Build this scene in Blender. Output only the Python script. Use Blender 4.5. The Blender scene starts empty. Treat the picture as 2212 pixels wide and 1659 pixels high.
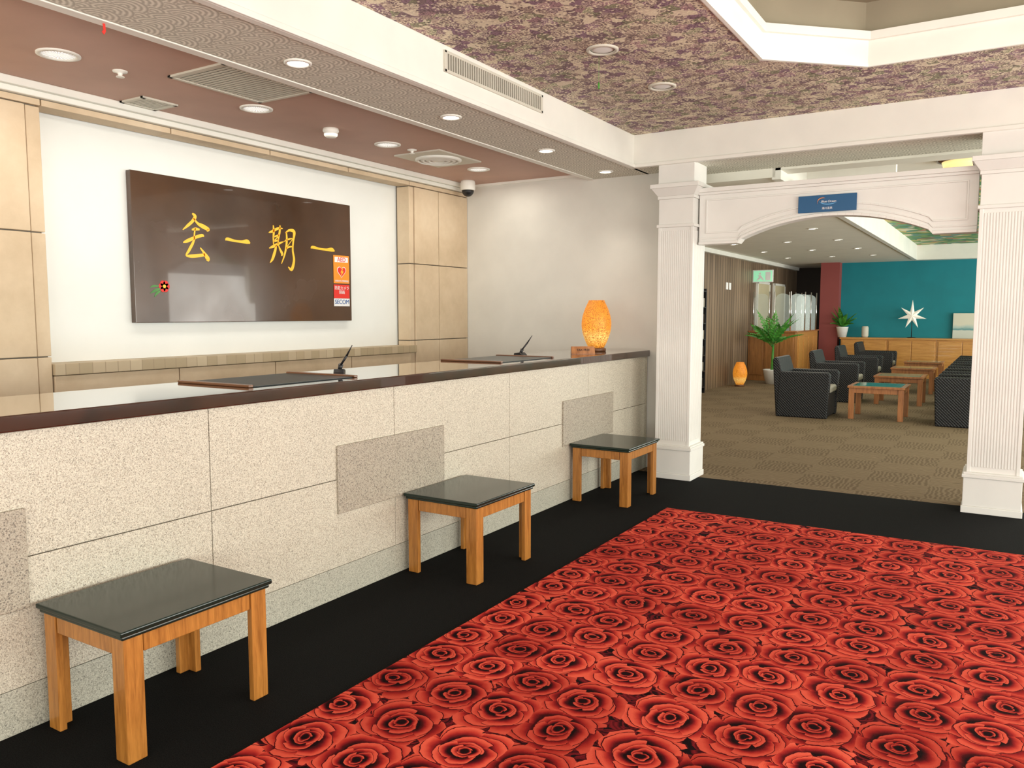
import bpy, bmesh, math, random
from mathutils import Vector, Matrix
random.seed(7)
sc=bpy.context.scene
COL=sc.collection
pi=math.pi

# ---------------------------------------------------------------- materials
class NT:
    def __init__(s,name):
        s.mat=bpy.data.materials.new(name); s.mat.use_nodes=True
        s.t=s.mat.node_tree; s.n=s.t.nodes; s.l=s.t.links
        s.b=s.n["Principled BSDF"]
        s.tc=s.n.new("ShaderNodeTexCoord").outputs["Object"]
    def _set(s,sock,v):
        if v is None: return
        if isinstance(v,bpy.types.NodeSocket): s.l.new(v,sock)
        else: sock.default_value=v
    def m(s,op,a,b=None,c=None):
        n=s.n.new("ShaderNodeMath"); n.operation=op
        for i,v in enumerate((a,b,c)): s._set(n.inputs[i],v)
        return n.outputs[0]
    def vm(s,op,a,b=None,out=0):
        n=s.n.new("ShaderNodeVectorMath"); n.operation=op
        s._set(n.inputs[0],a)
        if b is not None:
            if op=='SCALE': s._set(n.inputs[3],b)
            else: s._set(n.inputs[1],b)
        return n.outputs[out]
    def sep(s,v):
        n=s.n.new("ShaderNodeSeparateXYZ"); s.l.new(v,n.inputs[0]); return n.outputs
    def comb(s,x,y,z=0.0):
        n=s.n.new("ShaderNodeCombineXYZ")
        for i,v in enumerate((x,y,z)): s._set(n.inputs[i],v)
        return n.outputs[0]
    def noise(s,scale,vec=None,detail=3,rough=.5,col=False,dist=0):
        n=s.n.new("ShaderNodeTexNoise"); s.l.new(vec or s.tc,n.inputs["Vector"])
        n.inputs["Scale"].default_value=scale; n.inputs["Detail"].default_value=detail
        n.inputs["Roughness"].default_value=rough; n.inputs["Distortion"].default_value=dist
        return n.outputs["Color" if col else "Fac"]
    def vor(s,scale,vec=None,rand=1.0,dim='3D',feat='F1'):
        n=s.n.new("ShaderNodeTexVoronoi"); n.voronoi_dimensions=dim; n.feature=feat
        s.l.new(vec or s.tc,n.inputs["Vector"])
        n.inputs["Scale"].default_value=scale; n.inputs["Randomness"].default_value=rand
        return n.outputs
    def ramp(s,f,stops,const=False):
        n=s.n.new("ShaderNodeValToRGB"); s.l.new(f,n.inputs[0]); cr=n.color_ramp
        if const: cr.interpolation='CONSTANT'
        while len(cr.elements)<len(stops): cr.elements.new(.5)
        for e,(p,c) in zip(cr.elements,stops):
            e.position=p; e.color=(c[0],c[1],c[2],1)
        return n.outputs[0]
    def mix(s,f,a,b,mode='MIX'):
        n=s.n.new("ShaderNodeMix"); n.data_type='RGBA'; n.blend_type=mode
        s._set(n.inputs[0],f)
        for i,v in ((6,a),(7,b)):
            if isinstance(v,tuple) and len(v)==3: v=(*v,1)
            s._set(n.inputs[i],v)
        return n.outputs[2]
    def bump(s,h,strength=.3,dist=.01):
        n=s.n.new("ShaderNodeBump"); s.l.new(h,n.inputs["Height"])
        n.inputs["Strength"].default_value=strength; n.inputs["Distance"].default_value=dist
        s.l.new(n.outputs[0],s.b.inputs["Normal"])
    def fin(s,col=None,rough=.6,metal=0,coat=0,spec=None,emit=None,es=1,trans=0,alpha=None):
        if isinstance(col,tuple): col=(*col[:3],1)
        s._set(s.b.inputs["Base Color"],col)
        s._set(s.b.inputs["Roughness"],rough)
        s.b.inputs["Metallic"].default_value=metal
        s.b.inputs["Coat Weight"].default_value=coat
        s.b.inputs["Coat Roughness"].default_value=.03
        if spec is not None: s.b.inputs["Specular IOR Level"].default_value=spec
        if trans: s.b.inputs["Transmission Weight"].default_value=trans
        if emit is not None:
            if isinstance(emit,tuple): emit=(*emit[:3],1)
            s._set(s.b.inputs["Emission Color"],emit); s.b.inputs["Emission Strength"].default_value=es
        if alpha is not None: s.b.inputs["Alpha"].default_value=alpha
        return s.mat

def paint(name,c,rough=.55,var=.04,**k):
    t=NT(name); n=t.noise(3.0,detail=4)
    d=tuple(x*(1-var) for x in c); e=tuple(min(1,x*(1+var)) for x in c)
    return t.fin(t.ramp(n,[(.3,d),(.7,e)]),rough,**k)

def wood(name,c1,c2,rough=.35,axis='Z',sc_=1.0,coat=.3):
    t=NT(name); mp=t.n.new("ShaderNodeMapping"); t.l.new(t.tc,mp.inputs[0])
    s={'Z':(14,14,1.2),'X':(1.2,14,14),'Y':(14,1.2,14)}[axis]
    mp.inputs["Scale"].default_value=tuple(v*sc_ for v in s)
    n=t.noise(2.2,mp.outputs[0],detail=6,rough=.6,dist=.8)
    n2=t.noise(14,mp.outputs[0],detail=3)
    f=t.m('ADD',t.m('MULTIPLY',n,.75),t.m('MULTIPLY',n2,.25))
    t.bump(f,.08,.003)
    return t.fin(t.ramp(f,[(.35,c1),(.62,c2)]),rough,coat=coat)

def granite(name,light,mid,dark,rough=.45):
    t=NT(name); g=t.sep(t.vor(330)["Color"])[0]
    n=t.noise(2.5,detail=3)
    up=tuple(min(1,x*1.16) for x in light); lo=tuple(x*.80 for x in light)
    c=t.ramp(g,[(0,mid),(.14,lo),(.38,light),(.72,up),(.92,lo)],True)
    def dots(scale,thr,prob,colr,c):
        v=t.vor(scale); r,gg,b=t.sep(v["Color"])
        m=t.m('MULTIPLY',t.m('LESS_THAN',v["Distance"],t.m('MULTIPLY_ADD',b,thr,thr*.4)),t.m('LESS_THAN',r,prob))
        return t.mix(t.m('MULTIPLY',m,.85),c,colr)
    c=dots(160,.40,.60,mid,c)
    c=dots(125,.32,.48,dark,c)
    c=dots(190,.34,.40,dark,c)
    c=t.mix(.18,c,t.ramp(n,[(.3,lo),(.7,light)]))
    t.bump(g,.08,.001)
    return t.fin(c,rough)

M={}
M['white']=paint("white_paint",(.84,.835,.77),.5)
M['whitecol']=paint("column_white_paint",(.78,.775,.735),.45)
M['panelwhite']=paint("recess_white_paint",(.82,.845,.82),.6,.02)
M['cream']=paint("cream_wallpaper",(.68,.665,.61),.7,.05)
M['brownceil']=paint("brown_ceiling_paint",(.52,.33,.26),.6,.06)
M['tan']=paint("tan_ceiling_paint",(.33,.285,.20),.7,.06)
M['loungeceil']=paint("lounge_ceiling_paint",(.86,.84,.75),.7,.03)
M['granite']=granite("beige_granite",(.62,.58,.475),(.36,.31,.235),(.15,.13,.10))
M['granite_d']=granite("brown_granite",(.43,.385,.305),(.23,.19,.14),(.08,.068,.058))
M['granite_b']=granite("grey_granite_plinth",(.50,.49,.405),(.28,.27,.22),(.10,.10,.085))
M['mortar']=paint("dark_mortar",(.17,.15,.12),.9)
M['dark']=paint("black_plastic",(.012,.012,.013),.4)
M['chrome']=NT("polished_chrome").fin((.8,.8,.8),.15,1)
M['redpaint']=paint("dusty_red_paint",(.30,.065,.06),.6)
M['teal']=paint("teal_wall_paint",(.0,.215,.265),.6,.06)
M['darkwall']=paint("dark_wall",(.03,.02,.016),.5)
M['potwhite']=paint("white_glazed_ceramic",(.8,.8,.78),.3)
M['soil']=paint("potting_soil",(.03,.02,.012),.95)
M['vent']=paint("beige_vent_metal",(.63,.61,.52),.5)
M['ventdark']=paint("vent_painted_shade",(.11,.105,.085),.7)  # dark colour standing in for shade behind vent slats
M['gold']=paint("glowing_gold_lacquer",(.90,.50,.03),.4,emit=(.85,.47,.03),es=.12)  # gold given a faint glow of its own, not a lamp
M['red']=paint("red_print",(.75,.03,.02),.5)
M['orange']=paint("orange_print",(.95,.30,.02),.5)
M['signblue']=paint("navy_sign_enamel",(.003,.085,.22),.35)
M['swoosh']=paint("light_blue_print",(.15,.45,.8),.4)
M['printblue']=paint("blue_print",(.01,.10,.35),.5)
M['printwhite']=paint("white_print",(.85,.85,.85),.5)
M['cushion']=paint("grey_beige_cushion",(.30,.28,.23),.9)
M['greenglass']=paint("green_glass_top",(.02,.19,.13),.12,coat=.5)
M['doorcream']=paint("cream_door_paint",(.62,.55,.36),.5)
M['exitgreen']=paint("exit_sign_face",(.3,.75,.45),.4,emit=(.4,.9,.6),es=.4)
M['lampface']=NT("lit_lamp_face").fin((1,1,1),.5,emit=(1,.95,.85),es=7)
M['goldlamp']=NT("golden_lamp_glass").fin((.8,.65,.3),.3,emit=(1,.74,.30),es=.9)
M['stooltop']=paint("dark_green_black_lacquer",(.006,.018,.013),.16,.1,spec=.45)
M['stoolwood']=wood("honey_oak_lacquer",(.26,.095,.014),(.48,.20,.038),sc_=1.5)
M['tablewood']=wood("red_oak",(.28,.10,.03),(.46,.19,.065))
M['cabwood']=wood("orange_pine",(.48,.21,.045),(.66,.33,.085),axis='X')
M['partwood']=wood("brown_partition_wood",(.26,.11,.03),(.44,.19,.055))
M['matwood']=wood("mat_bar_wood",(.11,.045,.02),(.21,.09,.04),axis='X')
M['leather']=paint("black_leather",(.020,.028,.028),.34,.2)
t=NT("glass_pane"); M['glass']=t.fin((.70,.82,.80),.2,alpha=.22)
# counter top lacquer
t=NT("mahogany_lacquer"); n=t.noise(5,detail=5,dist=1.0)
M['ctop']=t.fin(t.ramp(n,[(.3,(.016,.005,.003)),(.7,(.050,.015,.007))]),.07,coat=1.0)
# painting board
t=NT("brown_lacquer_board"); n=t.noise(1.6,detail=5)
M['board']=t.fin(t.ramp(n,[(.3,(.045,.021,.010)),(.75,(.090,.043,.020))]),t.ramp(t.noise(2.5),[(.35,(.12,)*3),(.7,(.30,)*3)]),coat=.5)
# limestone
t=NT("tan_limestone"); n=t.noise(2.2,detail=7,rough=.62); n2=t.noise(22,detail=4)
c=t.ramp(n,[(.25,(.52,.395,.25)),(.5,(.66,.52,.355)),(.75,(.75,.62,.45))])
t.bump(n2,.25,.004)
M['stone']=t.fin(t.mix(t.m('MULTIPLY',n2,.3),c,(.50,.39,.265)),.7)
# black carpet
t=NT("black_carpet"); n=t.noise(260,detail=2); n2=t.noise(1.5)
c=t.ramp(n,[(.3,(.002,.002,.0025)),(.75,(.014,.015,.014))])
t.bump(n,.5,.004); M['black']=t.fin(c,.95,spec=.08)
# lounge carpet tiles
t=NT("lounge_carpet_tiles"); x,y,z=t.sep(t.tc)
tx=t.m('FLOOR',t.m('DIVIDE',x,.5)); ty=t.m('FLOOR',t.m('DIVIDE',y,.5))
par=t.m('FLOORED_MODULO',t.m('ADD',tx,ty),2.0)
nz=t.noise(9,detail=1)
wx=t.m('SINE',t.m('ADD',t.m('MULTIPLY',x,170),t.m('MULTIPLY',nz,14)))
wy=t.m('SINE',t.m('ADD',t.m('MULTIPLY',y,170),t.m('MULTIPLY',nz,14)))
w=t.m('ADD',t.m('MULTIPLY',wx,par),t.m('MULTIPLY',wy,t.m('SUBTRACT',1.0,par)))
c=t.ramp(t.m('MULTIPLY_ADD',w,.5,.5),[(.3,(.145,.106,.064)),(.8,(.245,.185,.118))])
c=t.mix(t.m('MULTIPLY',par,.32),c,(.125,.092,.056))
t.bump(t.noise(200),.4,.004); M['lcarpet']=t.fin(c,.95,spec=.1)
# rose carpet : layered scalloped petals inside every cell
t=NT("rose_carpet"); x,y,z=t.sep(t.tc)
P=t.comb(x,y,0.0)
nc=t.noise(7,P,detail=2,col=True)
P2=t.vm('ADD',P,t.vm('SCALE',t.vm('SUBTRACT',nc,(.5,.5,.5)),.045))
nc2=t.noise(38,P,detail=2,col=True)
P2=t.vm('ADD',P2,t.vm('SCALE',t.vm('SUBTRACT',nc2,(.5,.5,.5)),.012))
P2=t.vm('MULTIPLY',P2,(1,1,0))
def rose(P2,scale,R,rnd,layers,stops):
    v=t.vor(scale,P2,rnd,'2D')
    loc=t.vm('SUBTRACT',P2,v["Position"])
    cr,cg,cb=t.sep(v["Color"])
    out=None;maskall=None
    for i,(Rf,n,ph,ox,oy) in enumerate(layers):
        l2=t.vm('ADD',loc,(ox*R,oy*R,0)); lx,ly,_=t.sep(l2)
        r=t.m('DIVIDE',t.m('SQRT',t.m('ADD',t.m('MULTIPLY',lx,lx),t.m('MULTIPLY',ly,ly))),R)
        th=t.m('ARCTAN2',ly,lx)
        fr=t.m('FRACT',t.m('ADD',t.m('MULTIPLY',th,n/(2*pi)),t.m('MULTIPLY_ADD',cr,7.0,ph)))
        q=t.m('SUBTRACT',t.m('MULTIPLY',fr,2.0),1.0); q2=t.m('MULTIPLY',q,q)
        e=t.m('ADD',t.m('MULTIPLY_ADD',q2,-.15,1.0),t.m('MULTIPLY',q,-.12))
        ed=t.m('DIVIDE',r,t.m('MULTIPLY',e,Rf))
        mk=t.m('LESS_THAN',ed,1.0)
        sh=t.m('SUBTRACT',ed,t.m('MULTIPLY',t.m('POWER',fr,2.0),.16))
        line=t.m('GREATER_THAN',ed,.972)
        c=t.ramp(sh,stops)
        c=t.mix(line,c,(.07,.003,.005))
        out=c if out is None else t.mix(mk,out,c)
        if maskall is None: maskall=mk
    return out,maskall,cr,cg
ST=[(.50,(.010,.001,.002)),(.60,(.085,.004,.006)),(.69,(.30,.014,.015)),(.76,(.50,.040,.026)),(.87,(.72,.105,.060)),(1.0,(.74,.115,.070))]
LAY=[(1.0,5,0.0,0,0),(.80,4,.37,.06,-.05),(.60,3,.8,-.05,.04),(.42,3,.2,.05,.04),(.27,2,.55,-.03,-.02),(.15,2,.1,.01,.0)]
col,mask,cr,cg=rose(P2,3.9,.180,.32,LAY,ST)
col=t.mix(t.m('MULTIPLY',t.m('FRACT',t.m('MULTIPLY',cg,7.3)),.60),col,(.42,.16,.20),'MULTIPLY')
P3=t.vm('ADD',P2,(.12,.125,0))
col2,mask2,_,_=rose(P3,7.0,.095,.7,LAY[:5],[(.5,(.004,.001,.001)),(.72,(.030,.002,.004)),(.85,(.17,.008,.012)),(1,(.05,.002,.003))])
bg=t.mix(mask2,(.006,.002,.003),col2)
c=t.mix(mask,bg,col)
t.bump(t.noise(300,detail=1),.4,.003)
M['rose']=t.fin(c,.9,spec=.08)
# floral ceiling
t=NT("floral_ceiling_paper"); x,y,z=t.sep(t.tc); P=t.comb(x,y,0.0)
nc=t.noise(30,P,detail=3,col=True)
P2=t.vm('MULTIPLY',t.vm('ADD',P,t.vm('SCALE',t.vm('SUBTRACT',nc,(.5,.5,.5)),.03)),(1,1,0))
v=t.vor(16,P2,1.0,'2D'); loc=t.vm('SUBTRACT',P2,v["Position"]); lx,ly,_=t.sep(loc)
r=t.m('SQRT',t.m('ADD',t.m('MULTIPLY',lx,lx),t.m('MULTIPLY',ly,ly))); th=t.m('ARCTAN2',ly,lx)
pet=t.m('SINE',t.m('ADD',t.m('MULTIPLY',r,300),t.m('MULTIPLY',t.m('SINE',t.m('MULTIPLY',th,5)),1.8)))
cr,cg,cb=t.sep(v["Color"])
base=t.ramp(cr,[(0,(.25,.165,.18)),(.18,(.44,.34,.27)),(.34,(.30,.18,.24)),(.48,(.68,.60,.44)),(.62,(.30,.31,.18)),(.76,(.72,.64,.48)),(.9,(.40,.24,.26))],True)
lin=t.ramp(cg,[(0,(.12,.07,.085)),(.32,(.82,.74,.56)),(.58,(.17,.11,.12)),(.82,(.66,.54,.45))],True)
c=t.mix(t.ramp(pet,[(.45,(0,0,0)),(.6,(.9,)*3)]),base,lin)
hx=t.vor(46,P,.4,'2D',feat='DISTANCE_TO_EDGE')["Distance"]
hm=t.ramp(t.noise(8,P,detail=2),[(.57,(0,0,0)),(.60,(.8,.8,.8))])
c=t.mix(hm,c,t.ramp(hx,[(.07,(.78,.69,.50)),(.18,(.25,.165,.16))]))
v3=t.vor(80,P,1.0,'2D'); g3=t.sep(v3["Color"])[0]
c=t.mix(t.ramp(g3,[(.0,(.8,.8,.8)),(.22,(0,0,0))],True),c,t.ramp(t.sep(v3["Color"])[1],[(0,(.12,.07,.08)),(.45,(.84,.76,.58))],True))
M['floral']=t.fin(c,.75)
# green floral for the lounge ceiling
t=NT("green_floral_ceiling_paper"); v=t.vor(6); g=t.sep(v["Color"])[0]
c=t.ramp(g,[(0,(.10,.27,.12)),(.3,(.24,.40,.14)),(.5,(.14,.32,.26)),(.65,(.60,.50,.20)),(.8,(.50,.22,.15)),(.88,(.72,.68,.52))],True)
M['greenfloral']=t.fin(c,.7)
# scallop embossed paper
t=NT("embossed_scallop_paper"); x,y,z=t.sep(t.tc)
def scal(offx,offy):
    sx,sy=.20,.10
    fx=t.m('SUBTRACT',t.m('FRACT',t.m('ADD',t.m('DIVIDE',y,sx),offx)),.5)
    fy=t.m('FRACT',t.m('ADD',t.m('DIVIDE',x,sy),offy))
    a=t.m('MULTIPLY',fx,sx); b=t.m('MULTIPLY',fy,sy)
    return t.m('SQRT',t.m('ADD',t.m('MULTIPLY',a,a),t.m('MULTIPLY',b,b)))
d1=scal(0.0,0.0); d2=scal(.5,.5)
inn=t.m('LESS_THAN',d1,.098)
d=t.m('ADD',t.m('MULTIPLY',d1,inn),t.m('MULTIPLY',d2,t.m('SUBTRACT',1.0,inn)))
rg=t.m('SINE',t.m('MULTIPLY',d,260)); nn=t.noise(60,detail=2)
f=t.m('ADD',t.m('MULTIPLY_ADD',rg,.34,.5),t.m('MULTIPLY',t.m('SUBTRACT',nn,.5),.7))
M['scallop']=t.fin(t.ramp(f,[(.2,(.50,.485,.41)),(.8,(.86,.84,.74))]),.7)
# slatted wall
t=NT("brown_slat_wall"); x,y,z=t.sep(t.tc)
s=t.m('FRACT',t.m('DIVIDE',y,.16)); n=t.noise(1.2,t.comb(t.m('FLOOR',t.m('DIVIDE',y,.16)),0.0,t.m('MULTIPLY',z,.2)))
c=t.ramp(n,[(.3,(.13,.085,.05)),(.7,(.30,.21,.135))]); c=t.mix(t.m('LESS_THAN',s,.12),c,(.02,.012,.01))
M['slat']=t.fin(c,.5)
# wicker
t=NT("black_wicker"); x,y,z=t.sep(t.tc)
w=t.m('MULTIPLY',t.m('SINE',t.m('MULTIPLY',t.m('ADD',x,y),170)),t.m('SINE',t.m('MULTIPLY',z,170)))
t.bump(w,.6,.006); M['wicker']=t.fin(t.ramp(w,[(.0,(.006,.007,.009)),(1,(.022,.026,.030))]),.45)
# woven lamp, bulb glow near the bottom put into the colour
t=NT("woven_amber_shade"); v=t.vor(75,feat='DISTANCE_TO_EDGE')["Distance"]; x,y,z=t.sep(t.tc)
vc=t.sep(t.vor(75)["Color"])[0]
glow=t.ramp(z,[(.04,(.90,.38,.04)),(.13,(1.0,.68,.20)),(.21,(.90,.36,.035)),(.46,(.66,.22,.016))])
glow=t.mix(t.m('MULTIPLY',vc,.55),glow,(.56,.17,.012))
c=t.mix(t.ramp(v,[(.03,(.9,.9,.9)),(.13,(0,0,0))]),glow,(.30,.080,.008))
M['woven']=t.fin(c,.5,emit=c,es=.72)
t=NT("palm_leaf_green"); n=t.noise(8); M['leaf']=t.fin(t.ramp(n,[(.3,(.02,.15,.02)),(.7,(.11,.40,.05))]),.4)
t=NT("seascape_print"); x,y,z=t.sep(t.tc)
M['seascape']=t.fin(t.ramp(t.m('ADD',z,t.m('MULTIPLY',t.noise(5),.1)),[(.0,(.55,.60,.55)),(.22,(.62,.66,.60)),(.25,(.10,.30,.33)),(.3,(.45,.58,.55)),(.36,(.72,.70,.58))]),.5)
t=NT("sill_mosaic"); x,y,z=t.sep(t.tc)
s=t.m('FLOOR',t.m('DIVIDE',y,.085)); wn=t.n.new("ShaderNodeTexWhiteNoise"); wn.noise_dimensions='1D'; t.l.new(s,wn.inputs["W"])
c=t.ramp(wn.outputs[0],[(0,(.44,.35,.22)),(.35,(.52,.42,.28)),(.6,(.47,.37,.235)),(.85,(.56,.46,.31))],True)
c=t.mix(t.m('LESS_THAN',t.m('FRACT',t.m('DIVIDE',y,.085)),.06),c,(.36,.28,.18))
M['mosaic']=t.fin(c,.5)

# ---------------------------------------------------------------- mesh builder
class MB:
    def __init__(s): s.bm=bmesh.new()
    def box(s,x0,x1,y0,y1,z0,z1,mat=None):
        r=bmesh.ops.create_cube(s.bm,size=1)
        m=Matrix.Translation(((x0+x1)/2,(y0+y1)/2,(z0+z1)/2))@Matrix.Diagonal((abs(x1-x0),abs(y1-y0),abs(z1-z0),1))
        if mat is not None: m=mat@m
        bmesh.ops.transform(s.bm,matrix=m,verts=r['verts']); return s
    def taper(s,x0,x1,y0,y1,z0,z1,dx,dy):
        "box whose top is wider by dx,dy per side"
        v=[s.bm.verts.new(p) for p in [(x0,y0,z0),(x1,y0,z0),(x1,y1,z0),(x0,y1,z0),(x0-dx,y0-dy,z1),(x1+dx,y0-dy,z1),(x1+dx,y1+dy,z1),(x0-dx,y1+dy,z1)]]
        for f in [(3,2,1,0),(4,5,6,7),(0,1,5,4),(1,2,6,5),(2,3,7,6),(3,0,4,7)]: s.bm.faces.new([v[i] for i in f])
        return s
    def lathe(s,prof,cx=0,cy=0,cz=0,seg=32,mat=None,cap=True):
        rings=[]
        for r,z in prof:
            ring=[]
            for i in range(seg):
                a=2*pi*i/seg; p=Vector((cx+r*math.cos(a),cy+r*math.sin(a),cz+z))
                if mat is not None: p=mat@p
                ring.append(s.bm.verts.new(p))
            rings.append(ring)
        for a,b in zip(rings,rings[1:]):
            for i in range(seg):
                j=(i+1)%seg; s.bm.faces.new((a[i],a[j],b[j],b[i])).smooth=True
        if cap:
            s.bm.faces.new(rings[0][::-1]); s.bm.faces.new(rings[-1])
        return s
    def rod(s,a,b,r,r2=None,seg=12):
        a=Vector(a);b=Vector(b);d=b-a
        m=Matrix.Translation(a)@d.to_track_quat('Z','Y').to_matrix().to_4x4()
        return s.lathe([(r,0),(r2 if r2 is not None else r,d.length)],0,0,0,seg,m)
    def prism(s,pts,d0,d1,fn):
        "pts 2d polygon, fn(u,v,d)->xyz"
        a=[s.bm.verts.new(fn(u,v,d0)) for u,v in pts]; b=[s.bm.verts.new(fn(u,v,d1)) for u,v in pts]
        s.bm.faces.new(a); s.bm.faces.new(b[::-1]); n=len(pts)
        for i in range(n): j=(i+1)%n; s.bm.faces.new((a[j],a[i],b[i],b[j]))
        return s
    def quad(s,pts):
        s.bm.faces.new([s.bm.verts.new(p) for p in pts]); return s
    def obj(s,name,mat,bevel=0,off=None,seg=2):
        bmesh.ops.recalc_face_normals(s.bm,faces=s.bm.faces)
        me=bpy.data.meshes.new(name); 
        if off is not None: bmesh.ops.translate(s.bm,verts=s.bm.verts,vec=-Vector(off))
        s.bm.to_mesh(me); s.bm.free()
        me.materials.append(mat)
        o=bpy.data.objects.new(name,me); COL.objects.link(o)
        if bevel:
            b=o.modifiers.new("b","BEVEL"); b.width=bevel; b.segments=seg; b.limit_method='ANGLE'; b.angle_limit=math.radians(40)
        return o

def struct(name,mb,mat,bevel=0,label=None):
    o=mb.obj(name,mat,bevel); o["kind"]="structure"
    if label: o["label"]=label
    return o
def thing(name,label,cat,loc,rz=0,group=None):
    e=bpy.data.objects.new(name,None); e.empty_display_size=.1; e.location=loc; e.rotation_euler=(0,0,rz)
    COL.objects.link(e); e["label"]=label; e["category"]=cat
    if group: e["group"]=group
    return e
def part(par,name,mb,mat,bevel=0,world=False,label=None,seg=2):
    o=mb.obj(name,mat,bevel,par_world(par) if world else None,seg); o.parent=par
    if label: o["label"]=label
    return o
def par_world(p):
    v=Vector((0,0,0))
    while p is not None: v+=p.location; p=p.parent
    return v
def dup(e,loc,rz=None,label=None):
    c=e.copy(); c.location=loc
    if rz is not None: c.rotation_euler=(0,0,rz)
    if label: c["label"]=label
    COL.objects.link(c)
    def rec(src,dst):
        for k in [o for o in bpy.data.objects if o.parent==src]:
            q=k.copy(); q.parent=dst; COL.objects.link(q); rec(k,q)
    rec(e,c); return c
def textpart(par,name,body,size,loc,rot,mat,world=True,ext=.0006,shear=0,sx=1,label=None):
    cu=bpy.data.curves.new(name,"FONT"); cu.body=body; cu.size=size; cu.align_x='CENTER'; cu.align_y='CENTER'; cu.extrude=ext; cu.shear=shear
    o=bpy.data.objects.new(name,cu); COL.objects.link(o); bpy.context.view_layer.update()
    me=bpy.data.meshes.new_from_object(o.evaluated_get(bpy.context.evaluated_depsgraph_get()))
    bpy.data.objects.remove(o)
    me.materials.clear(); me.materials.append(mat)
    q=bpy.data.objects.new(name,me); COL.objects.link(q); q.parent=par
    q.location=Vector(loc)-(par_world(par) if world else Vector()); q.rotation_euler=rot; q.scale=(sx,1,1)
    if label: q["label"]=label
    return q

# ---------------------------------------------------------------- room shell
BY=6.85
struct("floor",MB().box(-5.3,4.2,-3,BY,-.1,0),M['black'])
struct("floor.001",MB().box(-5.3,4.2,BY,22.4,-.1,0.0),M['lcarpet'])
# left wall
struct("wall_left",MB().box(-5.3,-5.08,-3,7.2,0,2.79),M['panelwhite'])
XF=-4.90
g=.004
SY=2.66
def blocks(mb,y0,y1,z0,z1,x0=-5.06,x1=XF):
    mb.box(x0,x1,y0+g,y1-g,z0+g,z1-g)
rows=[0.0,.45,1.19,1.93,2.665]
s=MB()
for a,b in zip(rows,rows[1:]):
    for y0,y1 in ((-3,-.2),(-.2,1.2),(1.2,SY-.09),(SY-.09,SY),(6.085,6.16),(6.16,6.545),(6.545,7.05)):
        if y0==SY-.09 or y0==6.085: blocks(s,y0,y1,a,b,x1=XF-.012)
        else: blocks(s,y0,y1,a,b)
yy=SY
while yy<6.08:
    y2=min(yy+.865,6.085); blocks(s,yy,y2,0,.62); blocks(s,yy,y2,.62,1.075); blocks(s,yy,y2,2.665,2.71); yy=y2
blocks(s,-3,SY,2.665,2.71); blocks(s,6.085,7.05,2.665,2.71)
struct("trim_1",s,M['stone'],.004)
s=MB().box(-5.08,-4.925,-3,SY-.02,0,2.70).box(-5.08,-4.925,6.10,7.05,0,2.70).box(-5.08,-4.925,SY-.02,6.10,0,1.07).box(-5.08,-4.925,SY-.02,6.10,2.675,2.70)
struct("trim_2",s,M['mortar'])
struct("trim_3",MB().box(-5.08,-4.885,SY,6.16,1.075,1.145),M['mosaic'],.003)
struct("trim_4",MB().box(-5.08,-4.87,-3,7.05,2.71,2.745).box(-5.08,-4.84,-3,7.05,2.745,2.79),M['white'],.006)
# far wall behind the counter
struct("wall_far",MB().box(-5.3,-2.42,7.05,7.2,0,3.0),M['cream'])
struct("trim_5",MB().box(-4.90,-3.46,7.035,7.05,2.765,2.79),M['white'])
# ceilings
struct("ceiling",MB().box(-5.3,-3.44,-3,7.2,2.79,2.85),M['brownceil'])
struct("ceiling.001",MB().box(-3.44,-2.86,-3,7.05,2.73,2.80),M['scallop'])
struct("trim_6",MB().box(-3.485,-3.42,-3,7.05,2.724,2.79),M['white'],.003)
struct("trim_7",MB().box(-2.885,-2.84,-3,6.64,2.72,3.0).box(-2.84,-2.825,-3,6.64,2.72,2.75),M['white'],.004)
struct("trim_8",MB().box(-2.885,4.2,6.64,6.68,2.72,3.05).box(-2.86,4.2,6.625,6.64,2.72,2.75),M['white'],.004)
struct("ceiling.002",MB().box(-2.885,4.2,6.68,7.35,2.73,3.05),M['scallop'])
# floral ceiling with octagonal tray
OX,OY0,OY1,k=1.35,2.2,5.58,.50
octo=[(-OX,OY0+k),(-OX,OY1-k),(-OX+k+.03,OY1),(OX-k-.03,OY1),(OX,OY1-k),(OX,OY0+k),(OX-k,OY0),(-OX+k,OY0)]
bm=bmesh.new()
def loop(pts,z):
    vs=[bm.verts.new((x,y,z)) for x,y in pts]
    return [bm.edges.new((vs[i],vs[(i+1)%len(vs)])) for i in range(len(vs))]
e=loop([(-2.86,-3),(-2.86,6.66),(4.2,6.66),(4.2,-3)],3.0)+loop(octo,3.0)
bmesh.ops.triangle_fill(bm,use_beauty=True,edges=e)
q=MB(); q.bm.free(); q.bm=bm
struct("ceiling.003",q,M['floral'])
def ringwall(mb,off_o,off_i,z0,z1):
    cx,cy=0,(OY0+OY1)/2
    def sc2(p,o):
        x,y=p; hx,hy=OX,(OY1-OY0)/2
        return (x*(hx+o)/hx,cy+(y-cy)*(hy+o)/hy)
    n=8
    for i in range(n):
        a,b=octo[i],octo[(i+1)%n]
        ao,bo,ai,bi=sc2(a,off_o),sc2(b,off_o),sc2(a,off_i),sc2(b,off_i)
        v=[mb.bm.verts.new((*p,z)) for z in (z0,z1) for p in (ao,bo,bi,ai)]
        for f in [(0,1,2,3),(7,6,5,4),(0,4,5,1),(1,5,6,2),(2,6,7,3),(3,7,4,0)]: mb.bm.faces.new([v[i] for i in f])
s=MB(); ringwall(s,.012,-.008,2.992,3.19); ringwall(s,.006,-.014,2.99,3.012); ringwall(s,.03,-.03,3.15,3.20)
struct("trim_9",s,M['white'])
s=MB(); ringwall(s,.10,.04,3.19,3.42); s.box(-1.6,1.6,OY0-.3,OY1+.3,3.40,3.46)
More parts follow.
